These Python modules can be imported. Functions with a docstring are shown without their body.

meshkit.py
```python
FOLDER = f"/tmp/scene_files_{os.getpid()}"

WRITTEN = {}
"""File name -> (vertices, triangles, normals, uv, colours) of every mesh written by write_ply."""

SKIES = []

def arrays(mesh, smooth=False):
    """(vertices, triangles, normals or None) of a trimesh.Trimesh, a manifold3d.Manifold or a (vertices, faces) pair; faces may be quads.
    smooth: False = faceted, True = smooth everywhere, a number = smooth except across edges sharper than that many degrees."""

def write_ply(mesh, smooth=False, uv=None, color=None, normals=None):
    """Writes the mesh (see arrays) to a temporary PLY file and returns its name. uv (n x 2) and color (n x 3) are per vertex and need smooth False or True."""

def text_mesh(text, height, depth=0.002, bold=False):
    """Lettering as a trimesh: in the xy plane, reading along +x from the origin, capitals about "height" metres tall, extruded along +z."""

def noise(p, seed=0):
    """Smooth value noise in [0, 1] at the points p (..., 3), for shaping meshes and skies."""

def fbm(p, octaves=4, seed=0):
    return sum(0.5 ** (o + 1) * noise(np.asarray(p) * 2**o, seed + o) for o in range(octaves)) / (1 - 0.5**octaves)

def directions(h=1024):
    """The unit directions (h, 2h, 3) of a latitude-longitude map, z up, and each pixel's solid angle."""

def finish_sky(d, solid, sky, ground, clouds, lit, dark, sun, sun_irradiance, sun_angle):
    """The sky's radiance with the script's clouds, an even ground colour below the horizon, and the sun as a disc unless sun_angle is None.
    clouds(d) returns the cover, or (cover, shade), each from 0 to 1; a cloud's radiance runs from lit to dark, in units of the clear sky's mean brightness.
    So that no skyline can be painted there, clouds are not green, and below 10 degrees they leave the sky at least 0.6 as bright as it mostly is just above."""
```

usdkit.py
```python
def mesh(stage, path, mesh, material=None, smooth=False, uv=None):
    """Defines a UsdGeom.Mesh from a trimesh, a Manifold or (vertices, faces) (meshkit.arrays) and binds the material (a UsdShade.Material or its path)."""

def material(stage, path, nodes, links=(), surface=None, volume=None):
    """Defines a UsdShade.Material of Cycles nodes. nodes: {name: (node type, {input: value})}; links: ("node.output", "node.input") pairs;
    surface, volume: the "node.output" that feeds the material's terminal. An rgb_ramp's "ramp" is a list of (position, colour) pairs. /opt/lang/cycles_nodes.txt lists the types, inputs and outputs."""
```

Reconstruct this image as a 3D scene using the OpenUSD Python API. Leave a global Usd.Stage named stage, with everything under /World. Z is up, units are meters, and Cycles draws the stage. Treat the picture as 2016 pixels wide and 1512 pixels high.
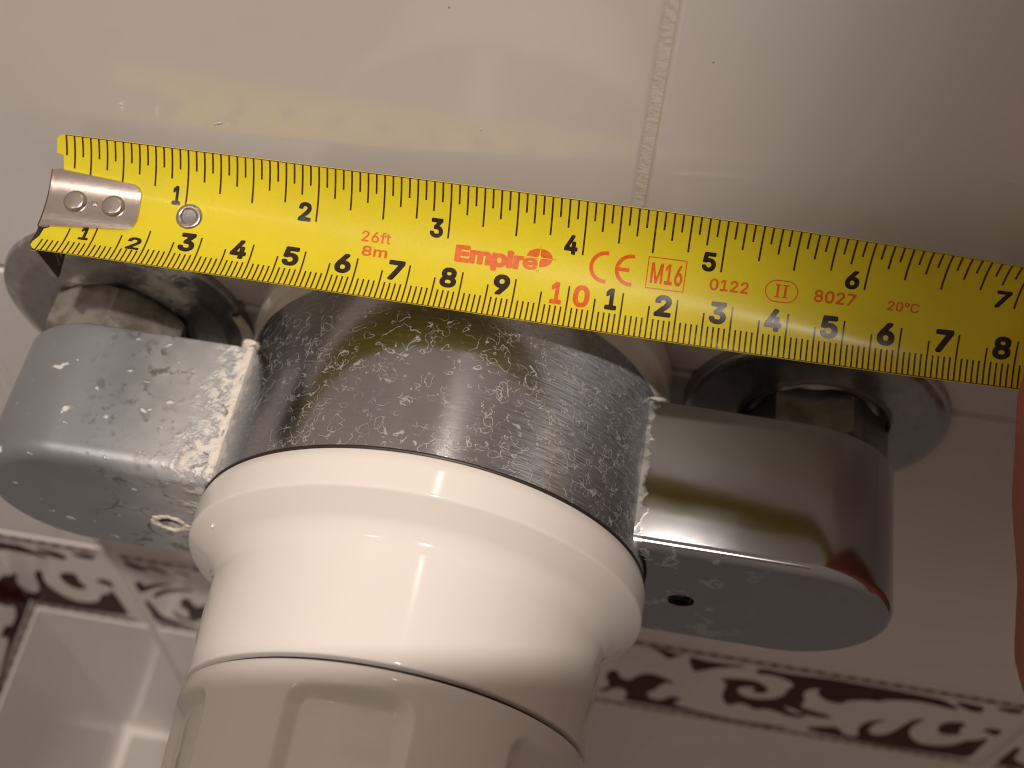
import json, math, random
import numpy as np
import trimesh, manifold3d, shapely
from shapely.geometry import Polygon, Point, box
from shapely import affinity
import meshkit, usdkit
from pxr import Usd, UsdGeom, UsdLux, UsdShade, Gf, Sdf

random.seed(5)
rng = np.random.default_rng(5)
stage = Usd.Stage.CreateInMemory()
UsdGeom.SetStageUpAxis(stage, UsdGeom.Tokens.z)
UsdGeom.SetStageMetersPerUnit(stage, 1.0)
UsdGeom.Xform.Define(stage, '/World')
MM = 0.001          # everything below is measured in millimetres; wall at y = 0, the room at y < 0

# ------------------------------------------------------------------ camera
CAM_POS = np.array([28.13671415, -147.38487226, 229.75192983])
CAM_ROT = np.array([[0.98630404, 0.16272763, 0.02690849],      # right
                    [0.15215603, -0.83471294, -0.52924743],    # down
                    [-0.06366232, 0.52609317, -0.84804073]])   # forward
cam = UsdGeom.Camera.Define(stage, '/World/camera')
mtx = np.eye(4)
mtx[0, :3], mtx[1, :3], mtx[2, :3], mtx[3, :3] = CAM_ROT[0], -CAM_ROT[1], -CAM_ROT[2], CAM_POS * MM
cam.AddTransformOp().Set(Gf.Matrix4d(*mtx.ravel().tolist()))
cam.CreateHorizontalApertureAttr(36.0)
cam.CreateVerticalApertureAttr(27.0)
cam.CreateFocalLengthAttr(36.0 * 2500 / 2016)
cam.CreateClippingRangeAttr((0.004, 100.0))
cam.CreateFStopAttr(18.0)
cam.CreateFocusDistanceAttr(0.219)
cam.CreateExposureAttr(0.0)

# ------------------------------------------------------------------ light: one warm recessed ceiling lamp, plus the dim room
LDIR = np.array([0.12, -0.285, 0.93]); LDIR /= np.linalg.norm(LDIR)
E1 = np.array([1, 0, 0]) - LDIR[0] * LDIR; E1 /= np.linalg.norm(E1)
E2 = np.cross(LDIR, E1)
LDIST = 1250.0
lamp_pos = np.array([0.0, -75.0, 36.0]) + LDIST * LDIR
LAIM = -366 * E1 + 25 * E2
LAX = lamp_pos - LAIM; LAX /= np.linalg.norm(LAX)
lamp = UsdLux.SphereLight.Define(stage, '/World/ceiling_lamp')
lamp.CreateRadiusAttr(0.018)
lamp.CreateNormalizeAttr(True)
lamp.CreateIntensityAttr(18.8)
lamp.CreateColorAttr(Gf.Vec3f(1.0, 0.90, 0.82))
sh = UsdLux.ShapingAPI.Apply(lamp.GetPrim())
sh.CreateShapingConeAngleAttr(19.0)
sh.CreateShapingConeSoftnessAttr(0.30)
zax = LAX; xax = np.cross(E2, zax); xax /= np.linalg.norm(xax); yax = np.cross(zax, xax)
lm = np.eye(4); lm[0, :3], lm[1, :3], lm[2, :3], lm[3, :3] = xax, yax, zax, lamp_pos * MM
lamp.AddTransformOp().Set(Gf.Matrix4d(*lm.ravel().tolist()))

dome = UsdLux.DomeLight.Define(stage, '/World/room_light')
usdkit.material(stage, '/World/Looks/room_light', {
    't': ('texture_coordinate', {}), 's': ('separate_xyz', {}), 'm': ('map_range', {'range_type': 'smoothstep', 'from_min': -0.6, 'from_max': 0.9, 'to_min': 0.0, 'to_max': 1.0, 'clamp': True}),
    'c': ('mix', {'color1': (0.44, 0.34, 0.285), 'color2': (1.0, 0.755, 0.63)}), 'b': ('background_shader', {'strength': 0.215})},
    [('t.generated', 's.vector'), ('s.z', 'm.value'), ('m.result', 'c.fac'), ('c.color', 'b.color')], surface='b.background')
UsdShade.MaterialBindingAPI.Apply(dome.GetPrim()).Bind(UsdShade.Material.Get(stage, '/World/Looks/room_light'))

# ------------------------------------------------------------------ materials
class Ref(str):
    pass


class Graph:
    def __init__(self):
        self.nodes, self.links = {}, []

    def add(self, kind, out='', **kw):
        name = f'n{len(self.nodes)}'
        vals = {}
        for k, v in kw.items():
            if isinstance(v, Ref):
                self.links.append((str(v), f'{name}.{k}'))
            else:
                vals[k] = v
        self.nodes[name] = (kind, vals)
        return (lambda o: Ref(f'{name}.{o}')) if not out else Ref(f'{name}.{out}')

    def pos(self):
        return self.add('geometry', 'position')

    def mapped(self, v, scale, loc=(0, 0, 0)):
        return self.add('mapping', 'vector', vector=v, scale=scale, location=loc)

    def noise(self, v, scale, detail=3.0, rough=0.55, dist=0.0):
        return self.add('noise_texture', 'fac', vector=v, scale=scale, detail=detail, roughness=rough, distortion=dist)

    def math(self, op, a, b=0.0, c=0.0, clamp=False):
        return self.add('math', 'value', math_type=op, value1=a, value2=b, value3=c, use_clamp=clamp)

    def rng(self, v, a, b, c=0.0, d=1.0, smooth=True):
        return self.add('map_range', 'result', range_type='smoothstep' if smooth else 'linear', value=v, from_min=a, from_max=b, to_min=c, to_max=d, clamp=True)

    def mix(self, f, a, b):
        return self.add('mix', 'color', fac=f, color1=a, color2=b)

    def mixf(self, f, a, b):
        return self.add('mix_float', 'result', fac=f, a=a, b=b)

    def bump(self, h, dist, strength=1.0, normal=None):
        kw = dict(height=h, distance=dist, strength=strength)
        if normal is not None:
            kw['normal'] = normal
        return self.add('bump', 'normal', **kw)

    def warp(self, v, scale, amount):
        n = self.add('noise_texture', 'color', vector=v, scale=scale, detail=2.0)
        n = self.add('mix', 'color', mix_type='subtract', fac=1.0, color1=n, color2=(.5, .5, .5))
        n = self.mapped(n, (amount, amount, amount))
        return self.add('mix', 'color', mix_type='add', fac=1.0, color1=v, color2=n)

    def make(self, name, **bsdf):
        self.add('principled_bsdf', **bsdf)
        last = f'n{len(self.nodes)-1}'
        return usdkit.material(stage, '/World/Looks/' + name, self.nodes, self.links, surface=last + '.BSDF')


M = {}


def rings(g, v, scale, lo, hi, width):
    """thin closed outlines of dried drops, one per cell, each of its own radius"""
    vo = g.add('voronoi_texture', vector=v, scale=scale, randomness=1.0)
    r = g.add('separate_color', color=vo('color'))
    rad = g.rng(r('r'), 0, 1, lo, hi, smooth=False)
    d = g.math('absolute', g.math('subtract', vo('distance'), rad))
    line = g.rng(d, width, width * .35, 0, 1)
    return line, r('g')


def build_materials():
    # glazed wall tile
    g = Graph(); p = g.pos()
    n = g.noise(p, 9.0, 1.0)
    n2 = g.noise(p, 60.0, 2.0)
    h = g.math('add', n, g.math('multiply', n2, .06))
    M['tile'] = g.make('glazed_tile', base_color=g.mix(n2, (.660, .620, .594), (.685, .645, .619)), roughness=.10, ior=1.5, normal=g.bump(h, .002, .16))
    g = Graph(); p = g.pos()
    n = g.noise(p, 300.0, 3.0)
    M['maroon'] = g.make('maroon_glaze', base_color=g.mix(g.rng(n, .3, .7), (.032, .006, .004), (.048, .010, .007)), roughness=.16, specular_ior_level=.06)
    g = Graph(); p = g.pos()
    M['rim_glaze'] = g.make('brown_edge_glaze', base_color=(.44, .36, .315), roughness=.12, specular_ior_level=.3)
    g = Graph(); p = g.pos()
    n = g.noise(p, 900.0, 4.0); n2 = g.noise(p, 160.0, 2.0)
    M['grout'] = g.make('grout', base_color=g.mix(n2, (.58, .54, .49), (.68, .64, .58)), roughness=.8, normal=g.bump(g.math('add', n, n2), .0004, .5))
    # tape
    g = Graph(); p = g.pos()
    n = g.noise(p, 70.0, 3.0); sp = g.noise(p, 650.0, 3.0)
    dirt = g.rng(sp, .70, .78)
    c = g.mix(g.rng(n, .35, .7), (.65, .54, .020), (.615, .505, .020))
    c = g.mix(g.math('multiply', dirt, .35), c, (.35, .25, .03))
    M['tape'] = g.make('tape_yellow', base_color=c, roughness=g.mixf(n, .36, .46), ior=1.5, specular_ior_level=.2, coat_weight=.22, coat_roughness=.21, normal=g.bump(g.noise(p, 1800.0, 1.0), .0001, .25))
    def ink(name, c1, c2):
        g = Graph(); p = g.pos(); n = g.noise(p, 1500.0, 3.0)
        M[name] = g.make(name, base_color=g.mix(g.rng(n, .35, .65), c1, c2), roughness=.28, specular_ior_level=.35)
    ink('ink_black', (.020, .012, .006), (.030, .018, .008))
    ink('ink_red', (.60, .095, .010), (.66, .135, .015))
    ink('ink_brown', (.055, .018, .004), (.085, .030, .006))
    # nickel hook plate
    g = Graph(); p = g.pos()
    n = g.noise(p, 400.0, 3.0)
    M['nickel'] = g.make('nickel', base_color=(.60, .53, .48), metallic=1.0, roughness=g.mixf(n, .17, .24))
    # cream plastic
    g = Graph(); p = g.pos()
    n = g.noise(p, 40.0, 2.0)
    M['plastic'] = g.make('cream_plastic', base_color=g.mix(n, (.735, .695, .64), (.75, .71, .655)), roughness=.07, ior=1.47, normal=g.bump(g.noise(p, 220.0, 1.0), .0002, .08))
    # brushed chrome body with dried water rings
    g = Graph(); p = g.pos()
    w = g.warp(g.warp(p, 120.0, .0085), 420.0, .0034)
    l1, k1 = rings(g, w, 160.0, .20, .50, .015)
    l2, k2 = rings(g, w, 280.0, .18, .48, .022)
    w3 = g.warp(g.warp(p, 260.0, .003), 900.0, .0008)
    l3, k3 = rings(g, w3, 520.0, .18, .5, .038)
    web = g.rng(g.add('voronoi_texture', 'distance', vector=g.warp(g.warp(p, 140.0, .010), 420.0, .0042), scale=170.0, feature='distance_to_edge'), .015, .005)
    web2 = g.rng(g.add('voronoi_texture', 'distance', vector=w3, scale=340.0, feature='distance_to_edge'), .026, .009)
    sq = g.noise(g.warp(p, 200.0, .004), 420.0, 2.0)
    zone = g.noise(p, 60.0, 3.0)
    sx = g.add('separate_xyz', vector=p)
    side = g.rng(sx('x'), -.028, .030)
    zone = g.math('add', zone, g.math('multiply', side, .08))
    part = g.noise(p, 260.0, 2.0)
    m1 = g.math('multiply', l1, g.math('greater_than', k1, .12))
    m2 = g.math('multiply', l2, g.math('greater_than', k2, .25))
    m3 = g.math('multiply', l3, g.math('multiply', g.math('greater_than', k3, .60), g.rng(zone, .42, .56)))
    mw = g.math('multiply', web, g.rng(part, .52, .60))
    mw2 = g.math('multiply', web2, g.math('multiply', g.rng(part, .47, .40), g.rng(zone, .46, .58)))
    brk = g.rng(g.noise(p, 560.0, 2.0), .36, .52, .15, 1.0)
    lime = g.math('maximum', g.math('maximum', m1, m2), g.math('maximum', m3, g.math('maximum', mw, mw2)))
    lime = g.math('multiply', lime, g.math('multiply', brk, g.rng(zone, .30, .48, .2, 1.0)))
    # whitish scale along the left joint and the back rim
    rim = g.math('multiply', g.rng(g.math('add', sx('x'), g.math('multiply', g.math('subtract', sq, .5), .010)), -.0385, -.0418), g.rng(g.noise(p, 300.0, 4.0), .40, .60))
    lime = g.math('maximum', lime, g.math('multiply', rim, .8))
    film = g.rng(g.noise(p, 35.0, 3.0), .35, .7)
    base = g.mix(film, (.395, .395, .415), (.47, .465, .48))
    brush = g.noise(g.mapped(p, (260.0, 4600.0, 260.0)), 1.0, 3.0)
    col = g.mix(g.math('multiply', lime, .46), base, (.50, .47, .43))
    g.add('principled_bsdf', base_color=col, metallic=g.mixf(lime, 1.0, .45), roughness=g.mixf(lime, .17, .5), normal=g.bump(lime, .00004, .35))
    a = f'n{len(g.nodes)-1}'
    g.add('principled_bsdf', base_color=col, metallic=g.mixf(lime, 1.0, .5), roughness=.40, anisotropic=.97, anisotropic_rotation=.25, tangent=(0, 1, 0), normal=g.bump(brush, .000035, .8))
    b = f'n{len(g.nodes)-1}'
    fac = g.rng(brush, .25, .75, .09, .36)
    g.add('mix_closure', fac=fac, closure1=Ref(a + '.BSDF'), closure2=Ref(b + '.BSDF'))
    M['body'] = usdkit.material(stage, '/World/Looks/brushed_chrome', g.nodes, g.links, surface=f'n{len(g.nodes)-1}.closure')
    # dull left arm with lime crust toward the body
    g = Graph(); p = g.pos(); s = g.add('separate_xyz', vector=p)
    n1 = g.noise(p, 110.0, 5.0, .62); n2 = g.noise(p, 420.0, 4.0); n3 = g.noise(p, 38.0, 3.0)
    edge = g.math('add', s('x'), g.math('multiply', g.math('subtract', n1, .5), .022))
    crust = g.rng(edge, -.0500, -.0425)
    crust = g.math('multiply', crust, g.rng(n2, .40, .60))
    haze = g.math('multiply', g.rng(edge, -.066, -.046), .55)
    spots = g.math('maximum', g.rng(n1, .68, .72), g.math('multiply', g.rng(g.noise(g.mapped(p, (1.0, 1.6, 1.0)), 230.0, 3.0), .66, .72), .8))
    white = g.math('maximum', crust, spots)
    cell = g.add('voronoi_texture', 'distance', vector=g.warp(p, 160.0, .006), scale=110.0, feature='distance_to_edge')
    lines = g.math('multiply', g.rng(cell, .035, .015), g.math('multiply', g.rng(n3, .5, .6), g.rng(edge, -.074, -.060)))
    dark = g.math('multiply', g.math('multiply', g.rng(n2, .50, .62), g.rng(n1, .45, .6)), g.rng(edge, -.072, -.058))
    c = g.mix(n3, (.34, .355, .38), (.49, .50, .52))
    c = g.mix(haze, c, (.56, .555, .545))
    c = g.mix(g.math('multiply', dark, .8), c, (.16, .14, .115))
    c = g.mix(g.math('multiply', lines, .75), c, (.15, .13, .10))
    c = g.mix(g.math('multiply', white, .85), c, (.74, .70, .63))
    met = g.math('multiply', g.math('subtract', 1.0, g.math('maximum', white, haze)), .85)
    hh = g.math('add', g.math('multiply', white, g.math('add', .5, n2)), g.math('multiply', n2, .18))
    hh = g.math('subtract', hh, g.math('multiply', lines, .3))
    M['dull'] = g.make('limescaled_metal', base_color=c, metallic=met, roughness=g.mixf(white, g.mixf(n3, .38, .5), .85), normal=g.bump(hh, .00045, .7))
    # polished right arm
    g = Graph(); p = g.pos(); s = g.add('separate_xyz', vector=p)
    n1 = g.noise(p, 110.0, 4.0); n2 = g.noise(p, 520.0, 4.0)
    edge = g.math('add', s('x'), g.math('multiply', g.math('subtract', n2, .5), .004))
    crust = g.math('multiply', g.rng(edge, .0411, .0397), g.rng(n1, .42, .62))
    stain = g.math('multiply', g.rng(g.math('absolute', g.math('subtract', n1, .60)), .03, .0), g.math('multiply', g.rng(s('y'), -.0445, -.0462), g.rng(s('x'), .068, .055)))
    wht = g.math('maximum', crust, g.math('multiply', stain, .5))
    c = g.mix(n1, (.44, .45, .465), (.49, .495, .505))
    c = g.mix(g.math('multiply', wht, .8), c, (.44, .41, .35))
    M['chrome'] = g.make('polished_chrome', base_color=c, metallic=g.mixf(wht, 1.0, .1), roughness=g.mixf(wht, g.mixf(n1, .08, .16), .7), normal=g.bump(g.math('add', g.math('multiply', n2, .05), wht), .00015, .4))
    # wall flanges and unions
    g = Graph(); p = g.pos(); s = g.add('separate_xyz', vector=p)
    n1 = g.noise(p, 90.0, 4.0); n2 = g.noise(p, 420.0, 4.0)
    wht = g.math('multiply', g.rng(n1, .60, .72), g.rng(s('x'), .0, -.04, .15, .9))
    dk = g.rng(n2, .5, .7)
    c = g.mix(g.math('multiply', dk, .35), (.40, .39, .385), (.24, .21, .175))
    c = g.mix(wht, c, (.60, .57, .52))
    M['flange'] = g.make('dull_chrome', base_color=c, metallic=g.mixf(wht, .95, .1), roughness=g.mixf(n1, .18, .34), normal=g.bump(g.math('add', g.math('multiply', n2, .15), wht), .0004, .6))
    g = Graph(); p = g.pos()
    n1 = g.noise(p, 160.0, 4.0)
    M['nut'] = g.make('stained_chrome', base_color=g.mix(g.rng(n1, .4, .65), (.36, .335, .30), (.20, .17, .13)), metallic=.9, roughness=g.mixf(n1, .2, .4), normal=g.bump(n1, .0005, .5))
    g = Graph(); p = g.pos()
    n1 = g.noise(p, 160.0, 4.0)
    M['worn_nut'] = g.make('scaled_nut', base_color=g.mix(g.rng(n1, .4, .65), (.38, .355, .32), (.21, .18, .14)), metallic=.65, roughness=g.mixf(n1, .35, .55), normal=g.bump(n1, .0006, .6))
    g = Graph(); p = g.pos()
    n1 = g.noise(p, 700.0, 4.0)
    M['lime'] = g.make('limescale', base_color=g.mix(n1, (.60, .55, .46), (.76, .72, .64)), roughness=.85, normal=g.bump(n1, .0006, .9))
    g = Graph()
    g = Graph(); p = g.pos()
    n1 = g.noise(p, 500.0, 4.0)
    M['lime_shaded'] = g.make('shaded_limescale', base_color=g.mix(g.rng(n1, .35, .65), (.30, .275, .235), (.62, .57, .49)), roughness=.8, normal=g.bump(n1, .0005, .9))  # darker copy of the limescale: dimness of the right side put into colour
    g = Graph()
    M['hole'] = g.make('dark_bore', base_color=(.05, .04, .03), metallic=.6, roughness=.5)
    g = Graph(); p = g.pos()
    n1 = g.noise(p, 260.0, 4.0); n2 = g.add('voronoi_texture', 'distance', vector=p, scale=900.0)
    M['skin'] = g.make('skin', base_color=g.mix(n1, (.32, .095, .052), (.40, .13, .078)), roughness=.5, subsurface_weight=.25, subsurface_radius=(1.0, .3, .15), subsurface_scale=.003, normal=g.bump(n2, .0003, .35))
    g = Graph(); p = g.pos()
    M['phone'] = g.make('phone_shell', base_color=(.62, .57, .50), metallic=.2, roughness=.3)  # shell colour made pale so it bounces light back onto the knob
    g = Graph()
    M['screen'] = g.make('phone_screen', base_color=(.015, .015, .017), roughness=.08)
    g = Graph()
    M['enamel'] = g.make('shaded_enamel', base_color=(.46, .43, .40), roughness=.15)  # white bath toned down: the shade it lies in is put into colour
    g = Graph()
    M['sealant'] = g.make('sealant', base_color=(.70, .66, .62), roughness=.3)


build_materials()

# ------------------------------------------------------------------ helpers
USED = {}


def numbered(parent, name):
    key = f'{parent}/{name}'
    k = USED.get(key, 0)
    USED[key] = k + 1
    return key if k == 0 else f'{key}_{k:03d}'


def tag(prim, **kw):
    for k, v in kw.items():
        prim.SetCustomDataByKey(k, v)


def obj(name, mesh, mat, parent='/World', smooth=False, **kw):
    path = numbered(parent, name)
    v, f, n = meshkit.arrays(mesh, smooth)
    prim = usdkit.mesh(stage, path, (v * MM, f), M[mat], smooth=False)
    if n is not None:
        prim.CreateNormalsAttr([Gf.Vec3f(*map(float, x)) for x in n])
        prim.SetNormalsInterpolation('vertex')
    tag(prim.GetPrim(), **kw)
    return path


def thing(name, **kw):
    path = numbered('/World', name)
    x = UsdGeom.Xform.Define(stage, path)
    tag(x.GetPrim(), **kw)
    return path


def lathe(profile, n=256, cx=0.0, cz=0.0):
    """profile: (radius, y) points; axis through (cx, cz) along y"""
    p = np.asarray(profile, float)
    a = np.linspace(0, 2 * np.pi, n, endpoint=False)
    v = np.stack([cx + p[:, None, 0] * np.cos(a), np.repeat(p[:, 1:2], n, 1), cz + p[:, None, 0] * np.sin(a)], -1).reshape(-1, 3)
    i, j = np.meshgrid(np.arange(len(p) - 1), np.arange(n), indexing='ij')
    a0, a1 = i * n + j, i * n + (j + 1) % n
    q = np.stack([a0, a1, a1 + n, a0 + n], -1).reshape(-1, 4)
    f = np.vstack([q[:, [0, 1, 2]], q[:, [0, 2, 3]]])
    m = trimesh.Trimesh(v, f, process=False)
    return m


def outward(m, inside):
    """flip so that the normals point away from the given point (closed or nearly closed shells)"""
    c = m.triangles_center - np.asarray(inside)
    if (np.einsum('ij,ij->i', c, m.face_normals) * m.area_faces).sum() < 0:
        m.invert()
    return m


def grid_mesh(P):
    a, b = P.shape[:2]
    i, j = np.meshgrid(np.arange(a - 1), np.arange(b - 1), indexing='ij')
    k = i * b + j
    f = np.vstack([np.stack([k, k + 1, k + b + 1], -1).reshape(-1, 3), np.stack([k, k + b + 1, k + b], -1).reshape(-1, 3)])
    return trimesh.Trimesh(P.reshape(-1, 3), f, process=False)


def fillet(p0, p1, p2, r, n=6):
    """rounded corner at p1 of a polyline"""
    p0, p1, p2 = map(lambda q: np.asarray(q, float), (p0, p1, p2))
    a, b = (p0 - p1) / np.linalg.norm(p0 - p1), (p2 - p1) / np.linalg.norm(p2 - p1)
    t = np.linspace(0, 1, n)[:, None]
    s, e = p1 + a * r, p1 + b * r
    return ((1 - t) ** 2 * s + 2 * t * (1 - t) * p1 + t ** 2 * e).tolist()


def soft_profile(pts, radii):
    out = [list(pts[0])]
    for k in range(1, len(pts) - 1):
        out += fillet(pts[k - 1], pts[k], pts[k + 1], radii[k - 1]) if radii[k - 1] else [list(pts[k])]
    return out + [list(pts[-1])]


# ------------------------------------------------------------------ tiled walls
GAP = 1.8


def tile_mesh(u0, u1, w0, w1, depth=6.0, bev=1.1):
    """a tile in (u, w) with its glazed face at d = 0 and rounded edges; returns (u, d, w), d > 0 into the wall"""
    rows = []
    for k in range(5):
        a = k / 4 * math.pi / 2
        rows.append((bev * (1 - math.sin(a)), bev * (1 - math.cos(a))))
    rows.append((0.0, depth))
    v, f = [], []
    for ins, d in rows:
        r = 1.6
        ring = []
        for (cx, cy, s) in ((u1 - ins - r, w1 - ins - r, 0), (u0 + ins + r, w1 - ins - r, 1), (u0 + ins + r, w0 + ins + r, 2), (u1 - ins - r, w0 + ins + r, 3)):
            for q in range(4):
                a = (s + q / 3) * math.pi / 2
                ring.append((cx + r * math.cos(a), d, cy + r * math.sin(a)))
        v.append(ring)
    n = len(v[0])
    V = [p for ring in v for p in ring]
    for k in range(len(rows) - 1):
        for j in range(n):
            a, b = k * n + j, k * n + (j + 1) % n
            f += [(a, b, b + n), (a, b + n, a + n)]
    c = len(V); V.append(((u0 + u1) / 2, 0.0, (w0 + w1) / 2))
    for j in range(n):
        f.append((c, (j + 1) % n, j))
    return np.array(V), np.array(f)


PATTERN = json.loads("""[[[175.2,60.5],[178.7,61.2],[182.7,59.1],[186.3,59.6],[183.6,57.8],[182.1,53.9],[180.7,55.9],[177.8,59.7]],[[187.6,59.2],[192.5,57.3],[199.7,57.6],[206.4,58.7],[201.8,56.3],[196.8,53.2],[193.0,48.7],[191.1,46.7],[189.6,51.6]],[[209.8,59.3],[217.9,57.9],[224.9,58.7],[232.5,59.8],[240.3,59.3],[251.2,59.3],[262.4,58.3],[267.7,57.7],[274.9,51.0],[267.8,52.5],[262.0,53.5],[256.8,52.5],[251.2,50.1],[250.4,47.4],[247.1,47.4],[243.8,45.7],[240.3,43.2],[240.6,40.4],[237.8,39.5],[234.3,41.2],[231.7,44.6],[230.8,47.6],[231.5,50.3],[229.0,49.6],[226.7,46.7],[226.7,41.4],[228.8,37.1],[227.8,32.9],[229.7,29.6],[234.7,28.0],[240.6,26.1],[238.8,23.8],[233.8,23.6],[228.3,27.0],[222.2,29.8],[225.6,24.8],[229.1,22.9],[232.2,24.6],[231.3,20.1],[227.5,19.5],[221.3,23.1],[217.4,22.9],[215.5,20.6],[212.5,24.0],[209.2,24.7],[206.5,20.1],[204.4,24.6],[203.1,30.0],[203.1,35.8],[202.8,41.5],[199.9,43.4],[202.9,45.7],[207.1,47.1],[211.6,46.9],[215.0,43.1],[215.9,39.5],[214.7,36.9],[212.3,37.1],[211.4,39.2],[212.6,40.8],[210.7,41.9],[208.3,40.8],[206.5,39.0],[206.5,35.9],[207.8,33.0],[210.5,30.8],[214.0,30.6],[217.5,32.1],[221.0,35.7],[222.1,41.0],[221.9,45.5],[223.4,49.1],[220.4,52.7],[217.1,54.5],[214.1,55.2],[209.4,53.9]],[[164.0,30.1],[165.5,35.4],[167.0,35.5],[168.0,30.9],[170.0,28.4],[172.4,28.4],[174.1,33.9],[176.4,37.4],[179.4,37.7],[182.7,36.0],[187.0,32.9],[183.2,32.2],[182.1,28.7],[180.8,23.2],[178.5,19.6],[179.4,15.1],[182.0,13.4],[185.5,14.6],[186.5,19.4],[191.2,19.5],[188.6,15.0],[189.0,12.1],[194.1,10.3],[200.1,8.4],[212.6,6.1],[222.0,7.4],[231.7,8.8],[220.8,5.3],[208.7,5.2],[192.0,7.9],[179.9,7.8],[171.7,8.0],[173.1,14.3],[171.8,18.6],[169.3,19.7],[166.7,17.8],[165.5,13.5],[163.1,13.5],[162.9,15.2],[165.2,16.4],[166.3,21.8],[164.8,25.8]],[[234.5,11.6],[239.8,14.6],[244.4,17.2],[247.0,11.3],[250.7,9.3],[253.2,12.1],[251.0,17.6],[250.9,24.1],[253.4,29.4],[256.9,32.0],[254.0,27.1],[253.5,20.3],[255.0,15.9],[258.4,15.1],[261.5,19.6],[263.0,27.0],[264.0,35.3],[267.6,39.7],[265.7,33.6],[265.3,25.7],[267.9,19.2],[271.7,14.6],[275.7,14.2],[279.3,15.6],[283.0,18.6],[284.6,23.5],[285.2,25.2],[288.7,27.3],[290.1,32.1],[290.8,16.3],[291.0,8.6],[285.8,7.6],[270.0,6.6],[257.9,6.5],[245.5,7.6],[238.4,8.4]],[[274.2,29.5],[273.1,35.3],[274.6,39.2],[277.1,40.7],[279.7,40.8],[279.3,36.2],[279.7,32.6],[281.2,30.2],[279.1,28.4],[276.9,27.1]],[[286.0,37.5],[288.2,40.0],[291.6,40.0],[291.5,33.6],[289.3,35.5]],[[270.8,58.2],[275.1,58.2],[280.1,57.3],[280.2,52.7],[277.4,52.4],[273.6,55.0]],[[283.1,59.0],[290.7,60.8],[291.2,57.5],[288.3,56.5],[285.2,57.2]],[[4.0,59.8],[7.2,59.3],[10.4,57.0],[11.4,54.7],[7.5,54.1],[4.3,56.4]],[[10.0,58.6],[14.6,59.1],[17.3,56.2],[18.0,54.3],[14.6,56.0]],[[20.3,58.3],[24.7,58.3],[25.8,56.0],[23.0,57.2]],[[4.1,42.7],[7.1,43.9],[5.5,40.4],[7.5,40.8],[12.3,45.1],[17.8,45.9],[10.8,41.7],[5.5,35.2],[3.6,33.9],[3.8,39.7]],[[7.8,31.8],[11.1,38.0],[16.6,42.2],[25.8,44.6],[18.2,40.8],[12.8,37.0],[8.6,31.6]],[[3.8,26.2],[5.1,26.7],[5.7,21.9],[6.8,14.2],[11.4,11.0],[15.8,8.7],[19.8,8.3],[11.3,6.7],[6.4,6.6],[3.5,8.6],[3.1,17.8]],[[18.0,32.2],[20.8,36.3],[21.2,32.6],[22.5,27.2],[27.6,33.3],[26.7,23.9],[23.3,18.3],[19.6,15.6],[17.5,17.3],[19.3,22.8],[16.8,27.7]],[[12.2,22.7],[13.7,18.2],[16.9,14.5],[20.9,16.2],[18.2,12.9],[13.6,14.1]]]""")


def chaikin(p, it=2):
    p = np.asarray(p, float)
    for _ in range(it):
        q = np.roll(p, -1, 0)
        p = np.stack([.75 * p + .25 * q, .25 * p + .75 * q], 1).reshape(-1, 2)
    return p


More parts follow.
